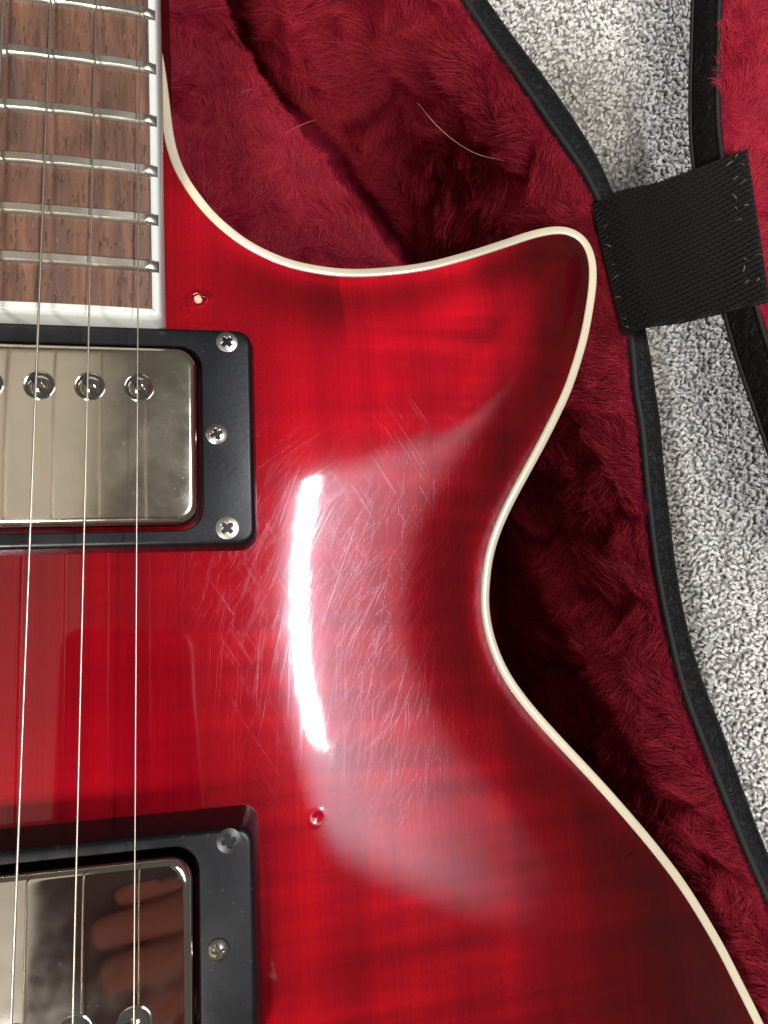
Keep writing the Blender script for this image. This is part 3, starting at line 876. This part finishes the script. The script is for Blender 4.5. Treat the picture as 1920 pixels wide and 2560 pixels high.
# padded block filling the cutaway, with a rounded right edge
PAD_Z = -50.0
PAD_EDGE = [(520, -160), (560, 0), (640, 150), (760, 320), (880, 475), (1000, 640), (1120, 800)]
pe = spline(trace(PAD_EDGE, PAD_Z - 2), False, 2.0)
pn = normals2(pe, False)
if np.mean(pn[:, 0]) < 0: pn = -pn
pcols = []
for (o_, dz) in [(-160, 0), (-60, .3), (-40, .4), (-25, .5), (-17, .1), (-11, -1.0), (-6, -2.8), (-2.5, -5.2), (0, -8.5), (1.2, -12), (1.6, -17), (1.6, -30)]:
    q = pe + pn * o_
    if o_ < -10: q = pe + np.array([o_, 0.0])
    pcols.append(np.column_stack([q, np.full(len(pe), PAD_Z + dz)]))
PV = np.stack(pcols, 1)
pad = quads_mesh('lining_pad', PV.reshape(-1, 3), grid_faces(len(pe), len(pcols)), MAT['plush'])
bm = bmesh.new(); bm.from_mesh(pad.data); bmesh.ops.recalc_face_normals(bm, faces=bm.faces); bm.to_mesh(pad.data); bm.free()
c_child(pad)

# ------------------------------------------------------------------ lid lying open beside the case
# the lid stands open and leans back: its rim lies in a plane tilted about the hinge side
LID_O = np.array([128.0, 0, -22.0]); LID_A = math.radians(72)
LE1 = np.array([math.cos(LID_A), 0, math.sin(LID_A)]); LNV = np.array([-math.sin(LID_A), 0, math.cos(LID_A)])
def lid_hit(px, py, lift=0.0):
    d = ROT @ np.array([(px - 960) / F_PX, -(py - 1280) / F_PX, -1.0]); o = np.array([0, 0, CAM_H])
    t = ((LID_O + LNV * lift - o) @ LNV) / (d @ LNV)
    return o + d * t
def lid_uv(px, py):
    q = lid_hit(px, py) - LID_O
    return (q @ LE1, q[1])
def lid_3d(uv, depth):
    return LID_O + uv[:, :1] * LE1 + uv[:, 1:] * np.array([0, 1.0, 0]) + LNV * np.asarray(depth)[:, None]
L_OUT = [(1850, -620), (1775, -350), (1738, -160), (1722, 0), (1718, 135), (1715, 248), (1717, 361), (1727, 450), (1755, 620), (1798, 784), (1827, 890), (1866, 1006), (1920, 1163), (1990, 1340), (2080, 1560), (2200, 1850), (2420, 2300)]
lo = smooth_line(spline(np.array([lid_uv(*q) for q in L_OUT]), False, 2.0), 4, False)
ln = normals2(lo, False)
if np.mean(ln[:, 0]) < 0: ln = -ln
LW = 10.6
def strip(name, prof, mat):
    V = np.stack([lid_3d(lo + ln * a, np.full(len(lo), z)) for a, z in prof], 1)
    o = quads_mesh(name, V.reshape(-1, 3), grid_faces(len(lo), len(prof)), mat)
    bm = bmesh.new(); bm.from_mesh(o.data); bmesh.ops.recalc_face_normals(bm, faces=bm.faces); bm.to_mesh(o.data); bm.free()
    return c_child(o), V
strip('lid_shell', [(60, -58), (14, -56), (3, -50), (0, -40), (0, -2.4), (.25, -.8), (1.0, -.2), (3, 0), (6, -.4), (LW, -.3), (LW + .2, -6)], MAT['vinyl'])
def lid_tube(name, off_, r, z):
    return c_child(tube(name, lid_3d(lo + ln * off_, np.full(len(lo), z)), r, MAT['trim'], sides=8))
lid_tube('lid_piping', 1.3, .55, -.1); lid_tube('lid_piping', LW - .6, .6, -.1)
lidl, LLV = strip('lid_lining', [(LW - .2, -.8), (LW + .8, -1.6), (LW + 2, -4), (LW + 4, -10), (LW + 7, -22), (LW + 12, -36), (LW + 22, -44), (LW + 120, -46)], MAT['plush'])

# ------------------------------------------------------------------ plush pile (hair curves)
def sample_grid(V, closed, n, box, dens=None):
    """area weighted random points and normals on a (a,b,3) grid, kept to what the camera could see"""
    a, b = V.shape[:2]
    A = V; A2 = np.roll(V, -1, 0)
    if not closed: A, A2 = V[:-1], V[1:]
    p00, p10, p01, p11 = A[:, :-1], A2[:, :-1], A[:, 1:], A2[:, 1:]
    nr = np.cross(p10 - p00, p01 - p00); ar = np.linalg.norm(nr, axis=-1)
    c = (p00 + p11) / 2
    px, py = pix(c)
    vis = (px > box[0]) & (px < box[1]) & (py > box[2]) & (py < box[3])
    wgt = (ar * vis).ravel(); wgt /= wgt.sum()
    k = rng.choice(len(wgt), n, p=wgt)
    i, j = np.unravel_index(k, ar.shape)
    u = rng.random(n)[:, None]; v = rng.random(n)[:, None]
    p = (p00[i, j] * (1 - u) + p10[i, j] * u) * (1 - v) + (p01[i, j] * (1 - u) + p11[i, j] * u) * v
    nn = nr[i, j] / ar[i, j][:, None]
    return p, nn

def fur(name, p, n, length_, lie, parent, label, rad=.046, comb=(0, 0, -1), swirl=1.0, seed=3):
    """strands that rise along the normal, lie over in a slowly turning direction and gather into locks"""
    N_ = len(p); r = np.random.default_rng(seed)
    q = p[:, 0] * .9 + p[:, 2] * .55; s_ = p[:, 1] + p[:, 2] * .35
    ang = (vnoise(q / 13, s_ / 13, seed) * 2 + vnoise(q / 5, s_ / 5, seed + 1)) * 2.6 * swirl
    t1 = np.cross(n, np.array([0.3, 1.0, .1])); t1 /= np.linalg.norm(t1, axis=1)[:, None]; t2 = np.cross(n, t1)
    cm = np.array(comb, float)[None] - n * (n @ np.array(comb, float))[:, None]
    tan = t1 * np.cos(ang)[:, None] + t2 * np.sin(ang)[:, None]
    tan = tan + cm * .9; tan /= np.linalg.norm(tan, axis=1)[:, None] + 1e-6
    length = length_ if np.isscalar(length_) else length_
    L = length * r.uniform(.55, 1.25, N_) * (.55 + .9 * vnoise(q / 7, s_ / 7, seed + 2))
    li = lie * (.6 + .8 * vnoise(q / 6, s_ / 6, seed + 4))
    d = n * 1.0 + tan * li[:, None] + r.normal(0, .16, (N_, 3)); d /= np.linalg.norm(d, axis=1)[:, None]
    # lock centres: hash cells on the surface
    cell = np.round(np.stack([p[:, 0], p[:, 1], p[:, 2]], 1) / 2.6 + r.normal(0, .22, (N_, 3))).astype(int)
    key = (cell[:, 0] * 73856093 ^ cell[:, 1] * 19349663 ^ cell[:, 2] * 83492791) % 65521
    jit = np.random.default_rng(seed + 9).random((65521, 3)) - .5
    tipc = (cell + jit[key] * .8) * 2.6
    K = 6; ts = np.linspace(0, 1, K)
    Pn = np.zeros((N_, K, 3))
    tip_d = tan * 1.0 - n * .15
    kdir = jit[key] * 1.6
    for k, t in enumerate(ts):
        dd = d * t + (tip_d * (li[:, None] * .35) + kdir * .35) * t * t
        pos = p + dd * L[:, None]
        cl = tipc + d * L[:, None] * t * .9 + (tip_d * (li[:, None] * .35) + kdir * .35) * (t * t) * L[:, None]
        wgt = (.30 * t ** 1.3) * (.3 + .7 * jit[key][:, :1].clip(0, 1))
        Pn[:, k] = pos * (1 - wgt) + cl * wgt + r.normal(0, .10, (N_, 3)) * t
    hc = bpy.data.hair_curves.new(name); hc.add_curves([K] * N_)
    hc.points.foreach_set('position', (Pn * S).astype(np.float32).ravel())
    rr = np.tile(np.linspace(1.0, .35, K), N_) * rad * np.repeat(r.uniform(.7, 1.3, N_), K) * S
    hc.points.foreach_set('radius', rr.astype(np.float32))
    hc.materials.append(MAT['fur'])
    o = bpy.data.objects.new(name, hc); COL.objects.link(o); o.parent = parent
    if parent.parent is not None and False: pass
    tag(o, label, None, None, 'stuff')
    return o

def fix(nn, p, toward):
    s = np.sign(np.sum(nn * (np.asarray(toward) - p), 1)); return nn * s[:, None]
BOX = (380, 2060, -140, 2700)
p, nn = sample_grid(LV, True, 135000, BOX); nn = fix(nn, p, (20, 20, 200))
fl = 1.5 + 3.0 * np.clip((RIM_Z - 1.0 - p[:, 2]) / 7, 0, 1)
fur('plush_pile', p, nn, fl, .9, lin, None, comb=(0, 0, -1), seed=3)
p, nn = sample_grid(PV, False, 62000, BOX); nn = fix(nn, p, (20, 20, 300)); 
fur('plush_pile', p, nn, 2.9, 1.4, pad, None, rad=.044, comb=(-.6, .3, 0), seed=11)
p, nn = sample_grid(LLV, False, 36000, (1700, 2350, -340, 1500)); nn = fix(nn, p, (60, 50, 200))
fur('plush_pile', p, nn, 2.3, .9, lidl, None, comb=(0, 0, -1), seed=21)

# ------------------------------------------------------------------ strap
def build_strap():
    tl, tr_, br, bl_ = (P(1478, 512, -9.5), lid_hit(1868, 372, 1.2), lid_hit(1925, 752, 1.2), P(1556, 838, -9.5))
    nu, nv = 420, 300
    u = np.linspace(0, 1, nu)[:, None]; v = np.linspace(0, 1, nv)[None]
    top = np.array(tl)[None, None] * (1 - u[..., None]) + np.array(tr_)[None, None] * u[..., None]
    bot = np.array(bl_)[None, None] * (1 - u[..., None]) + np.array(br)[None, None] * u[..., None]
    Pt = top * (1 - v[..., None]) + bot * v[..., None]
    Pt[..., 2] += (1.6 * np.sin(math.pi * np.clip(u * 2.2, 0, 1)) - 1.0 * np.sin(math.pi * u) + 1.4 * np.exp(-((u - .16) / .1) ** 2))
    Lx = np.linalg.norm(np.array(tr_) - np.array(tl)); Ly = np.linalg.norm(np.array(bl_) - np.array(tl))
    x = u * Lx; y = v * Ly
    # woven rib: floats run almost along the strap, each dipping under a crossing yarn
    pr, pc = 1.25, 1.7
    yy = y + .17 * x + .12 * np.sin(x * .35)
    row = np.floor(yy / pr); fy = yy / pr - row
    fx = (x / pc + row * .5) % 1.0
    h = 2.5 * np.sin(math.pi * fy) ** .8 * (.40 + .60 * np.sin(math.pi * fx) ** .55)
    edge = np.minimum(v, 1 - v) * Ly
    h = h * np.clip(edge / .5, .2, 1) * np.clip(np.minimum(u, 1 - u) * Lx / 2.0, .05, 1)
    Pt[..., 2] += .50 * h + .05 * vnoise(x * 3 + 0 * y, y * 3 + 0 * x, 5)
    # ragged edge yarns
    Pt[:, 0, 1] += .10 * np.sin(u[:, 0] * Lx * 4.3); Pt[:, -1, 1] += .10 * np.sin(u[:, 0] * Lx * 4.1)
    # rolled edges and back
    back = Pt.copy(); back[..., 2] -= 1.3
    V = np.concatenate([back[:, :1], Pt, back[:, -1:]], 1)
    o = quads_mesh('strap', V.reshape(-1, 3), grid_faces(nu, nv + 2)[:, ::-1], MAT['webbing'])
    c_child(o); o['label'] = 'wide black woven nylon strap joining case and lid'
    # stitch lines at both ends
    bmv, bmf = [], []
    def stitch(c, d, l=.85, w_=.2):
        d = d / np.linalg.norm(d); s = np.cross(d, (0, 0, 1))
        k = len(bmv)
        for t in (-1, -.4, .4, 1):
            zz = .28 * (1 - t * t)
            for a in (-1, 0, 1): bmv.append(c + d * l * t + s * w_ * a * (1 - .3 * abs(t)) + np.array([0, 0, zz + (.12 if a == 0 else 0)]))
        for i in range(3):
            for j in range(2): bmf.append((k + i * 3 + j, k + i * 3 + j + 1, k + (i + 1) * 3 + j + 1, k + (i + 1) * 3 + j))
    for (uu, dens, jit) in ((.03, 13, .008), (.875, 15, .010), (.925, 15, .012)):
        for k in range(dens):
            vv = (k + .5) / dens
            if random.random() < .35: continue
            i = int(np.clip((uu + random.gauss(0, jit)) * nu, 0, nu - 1)); j = int(np.clip((vv + random.gauss(0, .01)) * nv, 1, nv - 2))
            d = Pt[min(i + 4, nu - 1), j] - Pt[max(i - 4, 0), j] + np.array([0, random.gauss(0, .6), 0])
            stitch(Pt[i, j] + np.array([0, 0, random.uniform(-.1, .25)]), d + np.array([random.gauss(0, .3), 0, 0]))
    s_ = mesh('stitching', bmv, bmf, MAT['thread'], o); s_['kind'] = 'stuff'
    return o
build_strap()

# ------------------------------------------------------------------ stray hairs and lint
def hair_thing(name, px_pts, r, label, cat, group=None):
    p = np.array([P(a, b, z) for a, b, z in px_pts]); p = spline(p, False, 1.2)
    tp = np.clip(np.minimum(np.arange(len(p)), np.arange(len(p))[::-1]) / 6.0, .3, 1)
    o = tube(name, p, r, MAT['hair'], sides=6, taper=tp)
    tag(o, label, cat, group); return o
hair_thing('stray_hair', [(1043, 256, -24), (1090, 312, -25), (1140, 355, -24.5), (1195, 386, -22), (1262, 402, -19)], .085, 'long pale hair curved across the red plush wall above the horn', 'hair', 'stray hairs on the plush')
hair_thing('stray_hair', [(715, 333, -42), (745, 316, -41), (792, 298, -40)], .05, 'short pale hair on the plush pad edge left of the dark crease', 'hair', 'stray hairs on the plush')
hair_thing('stray_hair', [(592, 243, -43), (608, 229, -42), (632, 223, -42)], .06, 'tiny hooked pale hair on the lit plush near the neck', 'hair', 'stray hairs on the plush')
zt = lambda a, b: float(top_z(*P(a, b, -2)[:2])) + .12
hair_thing('lint', [(1086, 1900, zt(1086, 1900)), (1091, 1894, zt(1091, 1894) + .3), (1098, 1896, zt(1098, 1896) + .2), (1101, 1902, zt(1101, 1902))], .09, 'small pale hooked fibre lying on the red guitar top', 'lint')

# ------------------------------------------------------------------ the phone that takes the picture (seen mirrored in the nickel)
def cam_pts(L): return [(ROT @ (np.array(q, float) + np.array([-3, -6, 30.0]))) + np.array([0, 0, CAM_H]) for q in L]
def build_phone():
    L = []
    for (ins, z) in ((2.2, 9.0), (.8, 9.4), (0, 11), (0, 15), (.8, 16.8), (2.2, 17.2)):
        q = rrect(-22.5, -59, 71.5 - 2 * ins, 147 - 2 * ins, 11 - ins * .5, 8)
        L.append(np.array(cam_pts(np.column_stack([q, np.full(len(q), z)]))))
    V, Fc = stack(L, True, True)
    o = mesh('smartphone', V, Fc, MAT['phone'], angle=40)
    bm = bmesh.new(); bm.from_mesh(o.data); bmesh.ops.recalc_face_normals(bm, faces=bm.faces); bm.to_mesh(o.data); bm.free()
    tag(o, 'grey phone held over the guitar, mirrored in the lower nickel cover', 'phone')
build_phone()

def build_hand():
    V, E, Rr = [], [], []
    def chain(pts_, radii, root=None):
        prev = root
        for q, r in zip(pts_, radii):
            V.append(q); Rr.append(r); k = len(V) - 1
            if prev is not None: E.append((prev, k))
            prev = k
        return prev
    # wrist first (skin root), forearm, palm behind the phone's lower right edge
    chain([(26, -176, 32)], [19])
    chain([(24, -220, 42), (18, -290, 62), (6, -390, 96)], [22, 29, 35], 0)
    p1 = chain([(28, -146, 29), (25, -118, 27)], [20, 18], 0)
    base_ = p1 - 1
    fingers = [(-80, -30, 8.2, p1), (-95.5, -38, 8.6, p1), (-111, -34, 8.4, base_), (-125, -22, 7.4, base_)]
    for (y, tip, r, root) in fingers:
        chain([(27, y, 21), (24, y + 1, 8), (10, y + 2, 1.0), (tip * .55, y + 1, 0.6), (tip, y - 2, 1.6)], [r * 1.08, r * 1.05, r, r * .92, r * .74], root)
    chain([(20, -126, 31), (6, -112, 29), (-8, -100, 27)], [10, 9, 7.4], base_)
    me = bpy.data.meshes.new('hand'); me.from_pydata([tuple(v * S for v in q) for q in cam_pts(V)], E, [])
    o = bpy.data.objects.new('person', me); COL.objects.link(o)
    sk = o.modifiers.new('skin', 'SKIN'); o.modifiers.new('sub', 'SUBSURF').levels = 2
    for i, d in enumerate(o.data.skin_vertices[0].data):
        d.radius = (Rr[i] * S, Rr[i] * S); d.use_root = (i == 0)
    dg = bpy.context.evaluated_depsgraph_get()
    m2 = bpy.data.meshes.new_from_object(o.evaluated_get(dg))
    o.modifiers.clear(); o.data = m2; m2.materials.clear(); m2.materials.append(MAT['skin'])
    m2.polygons.foreach_set('use_smooth', [True] * len(m2.polygons))
    tag(o, 'bare hand gripping the phone, its fingers mirrored reddish in the lower nickel cover', 'person')
build_hand()
